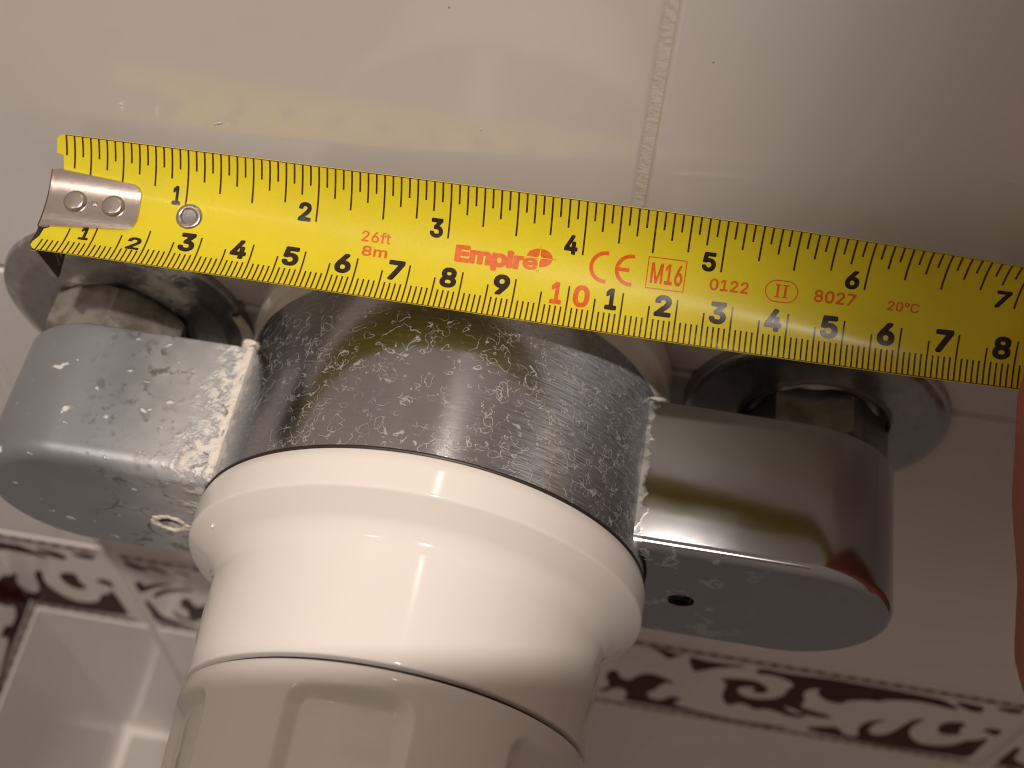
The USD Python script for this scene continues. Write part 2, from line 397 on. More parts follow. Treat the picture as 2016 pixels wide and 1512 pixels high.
def pattern_shape():
    parts = [Polygon(chaikin(p)).buffer(0).buffer(.35) for p in PATTERN]
    # the stretch that the handle hides: the scroll of the right half turned about
    for p in PATTERN[:4]:
        q = np.asarray(p, float); q[:, 0] = 300 - q[:, 0]; q[:, 1] = 63.5 - q[:, 1]
        parts.append(Polygon(chaikin(q)).buffer(0))
    s = shapely.union_all(parts)
    dots = [affinity.scale(Point(x, 63.8).buffer(1.0, 5), 1.5, .95) for x in np.arange(5.5, 293, 4.73)]
    dots += [affinity.scale(Point(x, 3.4).buffer(1.0, 5), 1.5, .95) for x in np.arange(5.5, 293, 4.73)]
    rims = [box(4, 61.6, 293, 62.2), box(4, 5.0, 293, 5.6)]
    return shapely.union_all([s] + dots + rims).intersection(box(3.5, 1.5, 293.5, 66))


def tri2d(shape):
    vs, fs, n = [], [], 0
    for gm in getattr(shape, 'geoms', [shape]):
        if gm.geom_type != 'Polygon' or gm.area < 1e-4:
            continue
        v, f = trimesh.creation.triangulate_polygon(gm, engine='earcut')
        vs.append(v); fs.append(f + n); n += len(v)
    return np.vstack(vs), np.vstack(fs)


PAT = pattern_shape()
Z_ROWS = [(-351.0, -211.0, -117.0), (-211.0, -143.0, -117.0), (-143.0, 7.0, -117.0), (7.0, 207.0, 31.0), (207.0, 407.0, -117.0), (407.0, 607.0, 31.0)]
TW = 297.0
CORNER = -160.0


def build_wall(path, place, limits, offset_of, flip):
    for z0, z1, x0 in Z_ROWS:
        x0 = offset_of(x0)
        k = math.floor((limits[0] - x0) / TW)
        while x0 + k * TW < limits[1]:
            u0, u1 = x0 + k * TW, x0 + (k + 1) * TW
            a, b = max(u0 + GAP / 2, limits[0]), min(u1 - GAP / 2, limits[1])
            k += 1
            if b - a < 8:
                continue
            border = z1 == -143.0
            v, f = tile_mesh(a, b, z0 + GAP / 2, z1 - GAP / 2)
            m = trimesh.Trimesh(place(v), f, process=False)
            if flip:
                m.invert()
            t = obj('border_tile' if border else 'tile', m, 'tile', path, smooth=40)
            if border:
                s = affinity.translate(PAT, u0, z0).intersection(box(a + 2, z0, b - 2, z1))
                if s.area > 1:
                    pv, pf = tri2d(s)
                    pv3 = place(np.c_[pv[:, 0], np.full(len(pv), -.04), pv[:, 1]])
                    pm = trimesh.Trimesh(pv3, pf, process=False)
                    if flip:
                        pm.invert()
                    obj('scroll_pattern', pm, 'maroon', t)
                    for w0, w1 in ((62.3, 65.5), (1.7, 4.9)):
                        c0, c1 = max(a + 2, u0 + 3.5), min(b - 2, u0 + 293.5)
                        if c1 > c0:
                            bv, bf = tri2d(box(c0, z0 + w0, c1, z0 + w1))
                            bm = trimesh.Trimesh(place(np.c_[bv[:, 0], np.full(len(bv), -.02), bv[:, 1]]), bf, process=False)
                            if flip:
                                bm.invert()
                            obj('edge_band', bm, 'rim_glaze', t)
    u = np.linspace(limits[0], limits[1], 2); w = np.array([-352.0, 607.0])
    U, W = np.meshgrid(u, w, indexing='ij')
    gm = grid_mesh(place(np.stack([U, np.full_like(U, .75), W], -1).reshape(-1, 3)).reshape(2, 2, 3))
    obj('grout', gm, 'grout', path)


back = thing('back_wall', kind='structure')
build_wall(back, lambda v: np.asarray(v, float), (CORNER - 2.5, 1250.0), lambda x: x, False)
left = thing('left_wall', kind='structure')
# the side wall runs from the corner toward the viewer: u = distance from the corner
build_wall(left, lambda v: np.stack([CORNER - np.asarray(v)[:, 1], -np.asarray(v)[:, 0], np.asarray(v)[:, 2]], 1), (-2.5, 900.0), lambda x: -172.0 if x < 0 else -60.0, True)

# ------------------------------------------------------------------ bath below
tub = thing('bathtub', label='white bath rim in the corner below the tiled wall', category='bathtub')
prof = [(0, -351.6), (-62, -352.6), (-66, -353.4), (-69, -356), (-71, -362), (-75, -430), (-80, -560)]
P = np.array([[[x, y, z] for y, z in prof] for x in (CORNER, -60.0, 200.0, 700.0, 1250.0)])
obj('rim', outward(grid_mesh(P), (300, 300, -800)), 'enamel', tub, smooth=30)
bead = []
for q in range(7):
    a = q / 6 * math.pi / 2
    bead.append((-4.2 * (1 - math.sin(a)), -351.5 + 4.0 * (1 - math.cos(a))))
P = np.array([[[x, y, z] for y, z in bead] for x in (CORNER, 1250.0)])
obj('sealant_bead', outward(grid_mesh(P), (500, 200, -500)), 'sealant', tub, smooth=30)
P = np.array([[[CORNER - y, yy, z] for y, z in bead] for yy in (0.0, -700.0)])
obj('sealant_bead', outward(grid_mesh(P), (-400, -300, -500)), 'sealant', tub, smooth=30)
P = np.array([[[x, y, -352.4 - (0.3 if y < -60 else 0)] for y in (-62.0, -700.0)] for x in (CORNER, CORNER + 45.0)])
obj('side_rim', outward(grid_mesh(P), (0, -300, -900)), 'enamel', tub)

# ------------------------------------------------------------------ shower valve
valve = thing('shower_valve', label='chrome shower valve with cream handle and limescale, fixed to the tiled wall', category='shower valve')
RB = 43.4
m = lathe(soft_profile([(30, -12.1), (RB, -12.1), (RB, -48.0), (30, -48.0)], [.5, .35]), 360)
obj('body', outward(m, (0, -30, 0)), 'body', valve, smooth=35, label='brushed chrome barrel covered in dried water rings')
m = lathe(soft_profile([(30, -11.6), (42.9, -11.6), (43.1, -8.0), (44.6, -6.6), (44.6, -1.0), (44.0, .5)], [.4, .5, .4, .2]), 300)
obj('back_plate', outward(m, (0, -5, 0)), 'plastic', valve, smooth=35)
m = lathe(soft_profile([(30, -48.35), (43.6, -48.35), (44.1, -50.0), (44.0, -55.6), (39.0, -59.2), (37.4, -62.0), (36.9, -82.2), (35.0, -82.4)], [.4, .8, .5, 1.1, 1.5, .5]), 360)
obj('collar', outward(m, (0, -65, 0)), 'plastic', valve, smooth=40)
m = lathe([(41.5, -47.7), (43.75, -47.9), (43.85, -48.2), (43.75, -48.45), (41.5, -48.6)], 300)
obj('gasket', outward(m, (0, -48.2, 0)), 'hole', valve, smooth=40)
m = lathe([(35.2, -81.5), (35.2, -84.5)], 200)
obj('seam_core', outward(m, (0, -83, 0)), 'hole', valve, smooth=40)


def knob_mesh():
    th = np.linspace(0, 2 * np.pi, 721)[:-1]
    ys = np.concatenate([[-83.05, -83.05, -83.15, -83.4, -83.8], np.linspace(-84.3, -98, 60), np.linspace(-99, -124, 40), [-126, -127.5, -128.2]])
    base = np.interp(-ys, [83.05, 83.4, 84.5, 97, 124, 128.2], [36.2, 36.75, 36.95, 36.35, 35.6, 32.0])
    base[0] = 30.0
    base[-1] = 20.0
    T, Y = np.meshgrid(th, ys)
    Rr = np.repeat(base[:, None], len(th), 1)
    c0 = np.pi / 2 + math.radians(3.0)
    step = math.radians(60)
    dth = (T - c0 + step / 2) % step - step / 2
    du = np.abs(dth) * 36.5          # arc distance from the recess centre
    def ss(x, a, b):
        t = np.clip((x - a) / (b - a), 0, 1); return t * t * (3 - 2 * t)
    # rounded top corners: distance outside a rounded rectangle
    hw, top, rc = 10.6, -86.6, 4.0
    qx = np.maximum(du - (hw - rc), 0); qy = np.maximum(Y - (top - rc), 0)
    d = np.hypot(qx, qy) - rc
    mask = 1 - ss(d, -2.6, .35)
    depth = 2.3 * np.clip(1 - .35 * (du / hw) ** 2, 0, 1)
    Rr = Rr - mask * depth
    Pm = np.stack([Rr * np.cos(T), Y, Rr * np.sin(T)], -1)
    Pm = np.concatenate([Pm, Pm[:, :1]], 1)
    return outward(grid_mesh(Pm), (0, -105, 0))


obj('knob', knob_mesh(), 'plastic', valve, smooth=True)


def arm_mesh(sign, zc, r, xc, xin, yb, yf, rf):
    pts = [(xin, r)] + [(x, r) for x in np.linspace(xin, xc, 12)[1:-1]]
    arc = [(xc, r)]
    def contour(rr):
        q = [(x, rr) for x in np.linspace(xin, xc, 14)]
        q += [(xc + rr * math.sin(a), rr * math.cos(a)) for a in np.linspace(0, math.pi, 50)[1:]]
        q += [(x, -rr) for x in np.linspace(xc, xin, 14)[1:]]
        return q
    rows = [(yb, 2.0), (yb, .7), (yb - .2, .3), (yb - .7, 0.0)]
    rows += [(y, 0.0) for y in np.linspace(yb - 4, yf + rf, 8)]
    rows += [(yf + rf * (1 - math.sin(a)), rf * (1 - math.cos(a))) for a in np.linspace(0, math.pi / 2, 9)[1:]]
    V = np.array([[(sign * x, y, zc + z) for x, z in contour(r - d)] for y, d in rows])
    n = V.shape[1]
    m = grid_mesh(np.concatenate([V, V[:, :1]], 1))
    extra = []
    for row, flip in ((0, 1), (len(rows) - 1, 0)):
        c = V[row].mean(0)
        vv = np.vstack([V[row], c])
        ff = np.array([[n, j, (j + 1) % n] for j in range(n)])
        extra.append(trimesh.Trimesh(vv, ff, process=False))
    m = trimesh.util.concatenate([m] + extra)
    m.merge_vertices(digits_vertex=5)
    m.fix_normals()
    return m


def to_manifold(m):
    return manifold3d.Manifold(manifold3d.Mesh(np.asarray(m.vertices, np.float32), np.asarray(m.faces, np.uint32)))


def bored(m, x, z, r, y0, depth):
    c = trimesh.creation.cylinder(r, depth * 2, sections=48)
    c.apply_transform(trimesh.transformations.rotation_matrix(math.pi / 2, [1, 0, 0]))
    c.apply_translation([x, y0, z])
    try:
        out = to_manifold(m) - to_manifold(c)
        if out.num_tri() > 50:
            q = out.to_mesh()
            return trimesh.Trimesh(q.vert_properties[:, :3], q.tri_verts, process=False)
    except Exception:
        pass
    return m


def limescale(m, amount, xlim, seed):
    """roughens a crusted stretch of a fine mesh"""
    return m


YF = -46.5
la = arm_mesh(-1, -3.4, 20.0, 71.5, 25.0, -15.8, YF, 3.4)
la = bored(la, -52.5, -6.2, 2.7, YF, 3.5)
left_arm = obj('inlet_arm', la, 'dull', valve, smooth=32, label='dull grey inlet arm with white limescale')
ra = arm_mesh(1, -2.0, 20.0, 71.8, 25.0, -14.4, YF, 2.6)
ra = bored(ra, 51.3, -2.9, 2.7, YF, 3.5)
right_arm = obj('inlet_arm', ra, 'chrome', valve, smooth=32, label='shiny chrome inlet arm')


def screw(x, z, parent):
    m = lathe([(0.01, YF + 3.0), (1.0, YF + 3.0), (1.2, YF + 1.9), (2.3, YF + 1.7), (2.55, YF + 2.2), (2.6, YF + 3.4)], 40, x, z)
    obj('grub_screw', outward(m, (x, YF + 4, z)), 'hole', parent, smooth=30)


screw(-52.5, -6.2, left_arm)
screw(51.3, -2.9, right_arm)


def blob_ring(x, z, r0, r1, y, h, seed, n=90, k=9):
    """an uneven ring of lime round a hole"""
    a = np.linspace(0, 2 * np.pi, n + 1)
    r = np.random.default_rng(seed)
    w = sum(r.uniform(.01, .06) * np.sin(q * a + r.uniform(0, 6)) for q in (2, 3, 5, 8, 13))
    P = []
    for i in range(k):
        t = i / (k - 1)
        rad = (r0 * (1 + .4 * w)) * (1 - t) + (r1 * (1 + w)) * t
        hh = h * math.sin(math.pi * t) ** .6 if 0 < t < 1 else -.05
        P.append(np.stack([x + rad * np.cos(a), y - hh * (1 + .25 * np.sin(5 * a + seed)), z + .9 * rad * np.sin(a)], -1))
    return outward(grid_mesh(np.array(P)), (x, y + 5, z))


obj('lime_ring', blob_ring(-52.5, -6.2, 2.4, 4.1, YF, .28, 3), 'lime', left_arm, smooth=True)


def crust(xfun, width, ys, zfun, hmax, seed, nx=14, ny=150):
    """bumpy lime along the joint between an arm and the body; xfun(y): inner edge, grows away from the body"""
    t = np.linspace(0, 1, nx); yy = np.linspace(*ys, ny)
    T, Y = np.meshgrid(t, yy)
    nz = meshkit.fbm(np.stack([T * 3 + 9, Y * .55, np.zeros_like(T)], -1), 4, seed)
    wv = width * (.35 + 1.3 * meshkit.fbm(np.stack([Y * .16, np.zeros_like(T), np.ones_like(T)], -1), 3, seed + 7))
    X = xfun(Y) + np.sign(width) * np.abs(wv) * T
    H = hmax * (1 - T) ** .7 * np.clip(nz * 2.6 - .55, 0, 2) - .12 * T - .04
    return grid_mesh(np.stack([X, Y, zfun(X, Y) + H], -1))


zt = 16.6
xl = -math.sqrt(RB ** 2 - zt ** 2) + .25
c = crust(lambda y: np.full_like(y, xl), -2.6, (-16.0, -43.0), lambda x, y: np.full_like(x, zt), .36, 11)
obj('lime_crust', outward(c, (xl, -30, -50)), 'lime', left_arm, smooth=True)
zt2 = 18.0
xr = math.sqrt(RB ** 2 - zt2 ** 2) - .2
# a scrap of lime at the back of the right joint and one behind the left arm
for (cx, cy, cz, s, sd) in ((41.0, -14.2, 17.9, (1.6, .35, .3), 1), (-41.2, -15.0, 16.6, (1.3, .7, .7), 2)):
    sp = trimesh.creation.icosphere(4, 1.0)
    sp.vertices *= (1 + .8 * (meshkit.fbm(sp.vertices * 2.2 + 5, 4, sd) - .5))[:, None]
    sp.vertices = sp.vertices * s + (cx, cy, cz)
    obj('lime_crust', sp, 'lime' if cx < 0 else 'lime_shaded', left_arm if cx < 0 else right_arm, smooth=True)


def hex_nut(cx, cz, r, y0, y1, turn):
    """hexagonal union nut, chamfered at both ends"""
    c = trimesh.creation.cylinder(r, abs(y1 - y0), sections=6)
    cone = trimesh.creation.revolve([(0.0, -abs(y1 - y0) / 2), (r * .89, -abs(y1 - y0) / 2), (r * 1.02, -abs(y1 - y0) / 2 + 1.9), (r * 1.02, abs(y1 - y0) / 2 - 1.9), (r * .89, abs(y1 - y0) / 2), (0.0, abs(y1 - y0) / 2)], sections=96)
    q = (to_manifold(c) ^ to_manifold(cone)).to_mesh()
    m = trimesh.Trimesh(q.vert_properties[:, :3], q.tri_verts, process=True)
    m.apply_transform(trimesh.transformations.rotation_matrix(turn, [0, 0, 1]))
    m.apply_transform(trimesh.transformations.rotation_matrix(math.pi / 2, [1, 0, 0]))
    m.apply_translation([cx, (y0 + y1) / 2, cz])
    return m


for sx, turn, cz in ((-75.0, .35, -1.5), (75.0, .18, -.5)):
    prof = soft_profile([(15.2, -1.0), (15.4, -3.6), (17.0, -3.9), (25.6, -3.0), (27.4, -2.2), (27.7, .6)], [.4, .4, .8, .8])
    if sx < 0:
        prof = soft_profile([(14.0, -1.0), (14.2, -3.9), (16.0, -4.2), (23.2, -3.9), (27.3, -1.6), (27.7, .6)], [.2, .4, .8, .6])
    fl = lathe(prof, 200, sx, cz + .5)
    fp = obj('wall_flange', outward(fl, (sx, 6, cz)), 'flange', valve, smooth=40, **({'label': 'scaled grey wall flange'} if sx < 0 else {'label': 'dark chrome wall flange'}))
    st = lathe([(9.0, -13.0), (12.5, -12.8), (13.2, -3.0), (14.8, -1.5), (14.8, 1.5)], 100, sx, cz)
    obj('pipe_stub', outward(st, (sx, -5, cz)), 'nut', fp, smooth=40)
    obj('union_nut', hex_nut(sx, cz, 15.7 if sx < 0 else 15.3, -3.6 if sx < 0 else -2.6, -13.6, turn), 'worn_nut' if sx < 0 else 'nut', valve, smooth=25)
    c2 = lathe([(9.0, -12.5), (11.0, -12.5), (11.0, -17.5)], 80, sx, cz)
    obj('union_tail', outward(c2, (sx, -14, cz)), 'nut', valve, smooth=40)
# the white bead of old sealant hanging between the left flange and the body
t = np.linspace(0, 1, 14)[:, None]
path = np.array([-49.5, -2.2, 6.0]) * (1 - t) + np.array([-46.0, -7.5, 1.0]) * t + np.array([1.2, 0, 0]) * np.sin(math.pi * t)
tube = []
for k, (p, w) in enumerate(zip(path, np.linspace(1.0, 1.7, 14))):
    a = np.linspace(0, 2 * np.pi, 13)
    tube.append(np.stack([p[0] + w * np.cos(a), np.full(13, p[1]) + .8 * w * np.sin(a), np.full(13, p[2])], -1))
obj('sealant_drip', outward(grid_mesh(np.array(tube)), path.mean(0)), 'lime', valve, smooth=True)

FLECKS = [(-44.0, 63.2, 1.0, 0.2, -0.5, 'lime'), (-61.6, 64.5, 0.35, 0.12, 0, 'lime'), (2.9, 71.0, 0.22, 0.22, 0, 'lime'), (-2.2, 96.5, 0.15, 0.12, 0, 'ink_brown'), (38.6, 92.7, 0.12, 0.12, 0, 'ink_brown'), (89.2, 76.1, 1.2, 0.25, 0, 'lime')]  # the last entry is a painted glint on the tile, the others are dust
PLASTIC_FLECKS = [(-35.5, -57.6, 21.7), (31.9, -57.6, 21.9)]
# ------------------------------------------------------------------ specks of dust, a glint of light drawn as a pale fleck, and a hair, where the photograph shows them
def fleck(x, y, z, sx, sy, sz, turn, parent, mat='lime'):
    sp = trimesh.creation.icosphere(2, 1.0)
    sp.vertices *= (1 + .7 * (meshkit.fbm(sp.vertices * 1.7 + x, 3, int(abs(x * 7)) + 1) - .5))[:, None]
    sp.vertices = sp.vertices * (sx, sy, sz)
    sp.apply_transform(trimesh.transformations.rotation_matrix(turn, [0, 1, 0]))
    sp.apply_translation([x, y, z])
    obj('dust_or_glint', sp, mat, parent, smooth=True)


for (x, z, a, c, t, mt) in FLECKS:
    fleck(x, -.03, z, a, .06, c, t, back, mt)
for (x, y, z) in PLASTIC_FLECKS:
    fleck(x, y, z, .32, .32, .32, .3, valve, 'plastic')

# ------------------------------------------------------------------ measuring tape
TV = dict(p0=np.array([10.915134, -3.569947, 42.289271]), bw=.011966, bn=.424793, tw=-.417252, rho=-.108521, tw2=-.186547, drho=-.030372, k=.945607)
TB = np.array([[.9985434881710329, -.013001366318500206, .052362837061016444], [.01758786296699982, -.839074467759387, -.5437321993689134], [-.051005581140502895, -.5438611973915346, .8376236796225176]])


def tape_surf(s, u, lift=0.0):
    """point of the blade s mm from its end and u mm across (-12.5: inch edge, 12.5: centimetre edge), lift mm above its printed face"""
    s, u = np.broadcast_arrays(np.asarray(s, float), np.asarray(u, float))
    a, w, n = TB
    t = (s - 90) / 100
    tw = TV['tw'] * t + TV['tw2'] * t * t
    c, sn = np.cos(tw)[..., None], np.sin(tw)[..., None]
    w2, n2 = c * w + sn * n, c * n - sn * w
    rho = np.exp(TV['rho'] + TV['drho'] * t) * 20 - lift
    q = u / (rho + lift)
    cen = TV['p0'] + a * (s - 90)[..., None] + w * (TV['bw'] * 10 * t * t)[..., None] + n * (TV['bn'] * 10 * t * t + lift)[..., None]
    P = cen + w2 * (rho * np.sin(q))[..., None] + n2 * (rho * (1 - np.cos(q)))[..., None]
    return CAM_SCALE + (P - CAM_SCALE) * TV['k']


CAM_SCALE = np.array([28.13671415, -147.38487226, 229.75192983])   # the fit's origin: fixes the blade's distance
tape = thing('tape_measure', label='yellow steel tape measure blade held across the top of the shower valve', category='tape measure')


def curved(shape, lift, step=.8, thick=0.0):
    """a flat shape in (s, u) cut into small cells and laid on the curved blade; thick > 0 closes it downward"""
    x0, y0, x1, y1 = shape.bounds
    xs = np.arange(math.floor(x0 / step), math.ceil(x1 / step)) * step
    ys = np.arange(math.floor(y0 / step), math.ceil(y1 / step)) * step
    cells = shapely.box(*[q.ravel() for q in (lambda X, Y: (X, Y, X + step, Y + step))(*np.meshgrid(xs, ys))])
    shapely.prepare(shape)
    inside = shapely.contains_properly(shape, cells)
    touch = shapely.intersects(shape, cells) & ~inside
    vs, fs, n = [], [], 0
    for c in cells[inside]:
        q = np.array(c.exterior.coords)[:4]
        vs.append(q); fs.append(np.array([[0, 1, 2], [0, 2, 3]]) + n); n += 4
    for c in shapely.intersection(shape, cells[touch]):
        for gm in getattr(c, 'geoms', [c]):
            if gm.geom_type == 'Polygon' and gm.area > 1e-6:
                if len(gm.interiors) == 0 and len(gm.exterior.coords) == 4:
                    v, f = np.array(gm.exterior.coords)[:3], np.array([[0, 1, 2]])
                else:
                    v, f = trimesh.creation.triangulate_polygon(gm, engine='earcut')
                vs.append(v); fs.append(f + n); n += len(v)
    flat = trimesh.Trimesh(np.c_[np.vstack(vs), np.zeros(n)], np.vstack(fs), process=False)
    flat.merge_vertices(digits_vertex=4)
    flat.update_faces(flat.nondegenerate_faces())
    fn = flat.face_normals[:, 2]
    F = np.where((fn < 0)[:, None], flat.faces[:, ::-1], flat.faces)
    S, U = flat.vertices[:, 0], flat.vertices[:, 1]
    top = tape_surf(S, U, lift)
    m = trimesh.Trimesh(top, F, process=False)
    if (m.face_normals * m.area_faces[:, None]).sum(0) @ TB[2] < 0:
        F = F[:, ::-1]
        m = trimesh.Trimesh(top, F, process=False)
    if thick:
        bot = tape_surf(S, U, lift - thick)
        e = np.vstack([F[:, [0, 1]], F[:, [1, 2]], F[:, [2, 0]]])
        _, idx, cnt = np.unique(np.sort(e, 1), axis=0, return_index=True, return_counts=True)
        b = e[idx[cnt == 1]]
        N = len(top)
        walls = np.vstack([np.c_[b[:, 1], b[:, 0], b[:, 0] + N], np.c_[b[:, 1], b[:, 0] + N, b[:, 1] + N]])
        m = trimesh.Trimesh(np.vstack([top, bot]), np.vstack([F, F[:, ::-1] + N, walls]), process=False)
    return m


SEND = 205.0
# outline of the blade's end: rounded tips, notched under the hook plate
blade = Polygon([(1.3, -12.5), (.3, -12.2), (-.3, -11.4), (-.4, -8.8), (.9, -8.5), (1.1, -6.0), (1.1, 6.2), (.2, 6.7), (.1, 8.5), (-.5, 10.2), (-.5, 11.2), (.2, 12.1), (1.2, 12.5), (SEND, 12.5), (SEND, -12.5)])
obj('blade', curved(blade, 0.0, 1.4, .16), 'tape', tape, smooth=40)

LIFT = .035
ticks_in, ticks_cm = [], []
for k in range(1, int(SEND / 25.4 * 16)):
    s = k * 25.4 / 16
    end = -1.9 if k % 16 == 0 else -3.9 if k % 8 == 0 else -4.85 if k % 4 == 0 else -6.65 if k % 2 == 0 else -8.55
    if k in (2, 4):
        end = {2: -6.2, 4: -5.4}[k]
    ticks_in.append(box(s - .175, -12.42, s + .175, end))
for k in range(1, int(SEND)):
    top = 4.1 if k % 10 == 0 else 5.85 if k % 5 == 0 else 8.3
    if k < 20 and k % 10 and k % 5:
        top = 9.0 if k > 4 else 9.3
    ticks_cm.append(box(k - .155, top, k + .155, 12.42))
obj('inch_ticks', curved(shapely.union_all(ticks_in), LIFT, .9), 'ink_brown', tape, smooth=True)
obj('millimetre_ticks', curved(shapely.union_all(ticks_cm), LIFT, .9), 'ink_brown', tape, smooth=True)
obj('edge_line', curved(shapely.union_all([box(1.4, -12.5, SEND, -12.36), box(1.4, 12.36, SEND, 12.5)]), LIFT, 1.2), 'ink_brown', tape, smooth=True)


def glyphs(text, bold):
    """text as a flat shape: baseline at 0, capitals 1 high, left edge at 0, y up"""
    m = meshkit.text_mesh(text, 1.0, .01, bold=False)
    z = m.vertices[:, 2]
    top = m.faces[(z[m.faces] > .005).all(1)]
    polys = [Polygon(m.vertices[t][:, :2]) for t in top]
    s = shapely.union_all([p.buffer(.0015) for p in polys if p.area > 1e-9])
    if bold:
        s = s.buffer(bold, 3)
    x0, y0, x1, y1 = s.bounds
    return s


def fit_text(text, s0, s1, ubot, utop, bold=.05, skew=0.0, upto=None):
    """fits the text between s0 and s1; capitals from ubot (baseline) to utop"""
    g = glyphs(text, bold)
    x0, y0, x1, y1 = g.bounds
    cap = upto if upto else y1
    lo = 0.0 if upto else y0
    g = affinity.translate(g, -x0, -lo)
    hs = (ubot - utop) / (cap - lo)
    g = affinity.scale(g, (s1 - s0) / (x1 - x0), -hs, origin=(0, 0))
    if skew:
        g = affinity.skew(g, skew, 0, origin=(0, 0))
    return affinity.translate(g, s0, ubot)


def printed(name, shape, ink, **kw):
    return obj(name, curved(shape, LIFT + .012, .7), ink, tape, smooth=True, **kw)


for k in range(1, 9):
    s = k * 25.4
    w = 2.5 if k != 1 else 1.7
    if s + 1 < SEND:
        printed('inch_number', fit_text(str(k), s - 1.05 - w, s - 1.05, -1.75, -5.4, .066), 'ink_black')
for k in range(1, 21):
    if k == 10:
        continue
    d = str(k % 10) if k < 20 else '20'
    s = k * 10.0
    w = 3.1 if d != '1' else 2.2
    if k == 20:
        continue
    if k <= 2:
        printed('centimetre_number', fit_text(d, s - .9 - (1.9 if k == 1 else 2.6), s - .9, 8.2 if k == 1 else 8.9, 5.2 if k == 1 else 5.9, .05), 'ink_black')
    else:
        printed('centimetre_number', fit_text(d, s - .95 - w, s - .95, 7.65, 3.5, .072), 'ink_black')
printed('centimetre_number', shapely.union_all([fit_text('1', 96.7, 98.9, 7.95, 3.6, .062), fit_text('0', 100.9, 103.95, 7.95, 3.6, .062)]), 'ink_red', label='red ten')
printed('lettering', shapely.union_all([fit_text('26ft', 59.9, 65.5, .65, -1.5, .022), fit_text('8m', 60.4, 65.3, 3.4, 1.35, .035)]), 'ink_red')


def empire():
    w = fit_text('Empir', 77.9, 90.95, 1.95, -.95, .10, upto=1.06)
    e = fit_text('e', 90.7, 93.6, 2.0, -.25, .055)
    word = shapely.union_all([w, e])
    el = affinity.rotate(affinity.scale(Point(93.75, -.42).buffer(1.0, 24), 2.45, 1.72), 0)
    star = Polygon([(93.75 + r * math.cos(a), -.42 + r * .75 * math.sin(a)) for a, r in ((k * math.pi / 4, 1.15 if k % 2 == 0 else .36) for k in range(8))])
    cross = shapely.union_all([box(93.66, -2.2, 93.84, 1.3), box(91.2, -.50, 96.3, -.36)])
    el = el.difference(star).difference(cross).difference(Polygon(e.geoms[0].exterior if hasattr(e, 'geoms') else e.exterior).buffer(.17)).difference(box(90.9, -.1, 93.6, 2.5))
    hair = shapely.union_all([box(93.71, -2.85, 93.79, -2.1), box(96.05, -.48, 96.9, -.40)])
    reg = Point(93.7, 2.05).buffer(.22, 12).difference(Point(93.7, 2.05).buffer(.15, 12))
    return shapely.union_all([word, el, hair, reg])


printed('brand_lettering', empire(), 'ink_red')


def ce(cx):
    r0, r1 = 2.95, 2.25
    c = Point(0, 0).buffer(r0, 40).difference(Point(0, 0).buffer(r1, 40)).intersection(box(-3.2, -3.2, .35, 3.2))
    return affinity.translate(affinity.scale(c, 1.02, 1.0, origin=(0, 0)), cx, -.2)


printed('conformity_mark', shapely.union_all([ce(106.1), ce(110.85), box(107.9, -.55, 110.5, .15)]), 'ink_red')
fr = box(113.7, -3.25, 120.8, 2.65)
printed('class_mark', shapely.union_all([fr.difference(fr.buffer(-.2, join_style=2)), fit_text('M16', 114.45, 120.3, 1.65, -2.2, .035)]), 'ink_red')
printed('lettering', fit_text('0122', 125.3, 132.3, 1.5, -.65, .035), 'ink_red')
ov = box(137.0, -1.05, 139.5, 1.45)
pill = shapely.geometry.LineString([(137.3, .2), (139.1, .2)]).buffer(2.05, 24)
ii = shapely.union_all([box(137.05, -1.05, 138.0, -.8), box(137.05, 1.15, 138.0, 1.4), box(137.33, -1.05, 137.75, 1.4), box(138.4, -1.05, 139.35, -.8), box(138.4, 1.15, 139.35, 1.4), box(138.68, -1.05, 139.1, 1.4)])
printed('class_mark', shapely.union_all([pill.difference(pill.buffer(-.2)), ii]), 'ink_red')
printed('lettering', fit_text('8027', 144.0, 151.3, 1.35, -.95, .035), 'ink_red')
printed('lettering', fit_text('20\u00b0C', 156.9, 162.3, 1.25, -.55, .02), 'ink_red')

# riveted end hook
plate = Polygon([(-.75, -5.6), (.6, -5.9), (15.2, -4.7), (16.2, -4.2), (16.8, -3.2), (17.0, 2.4), (16.6, 3.9), (15.6, 4.6), (13, 4.9), (.9, 6.1), (-.75, 6.7)]).buffer(-.3).buffer(.3)
hook = obj('hook_plate', curved(plate, .62, .8, .55), 'nickel', tape, smooth=40, label='riveted nickel end plate')


def dome(s, u, r, h, lift):
    pr = [(0.02, h), (r * .72, h * .98), (r * .9, h * .8), (r * 1.0, h * .35), (r * 1.02, 0.0), (r * 1.14, -.02)]
    a = np.linspace(0, 2 * np.pi, 41)
    P = np.array([tape_surf(s + q * np.cos(a), u + q * np.sin(a), lift + z) for q, z in pr])
    m = grid_mesh(P)
    return m if m.face_normals.mean(0) @ TB[2] > 0 else (m.invert() or m)


for s in (4.6, 12.0):
    obj('rivet', dome(s, .1, 2.15, .85, .62), 'nickel', hook, smooth=45)
obj('dimple', dome(8.3, .1, .55, .3, .62), 'nickel', hook, smooth=45)
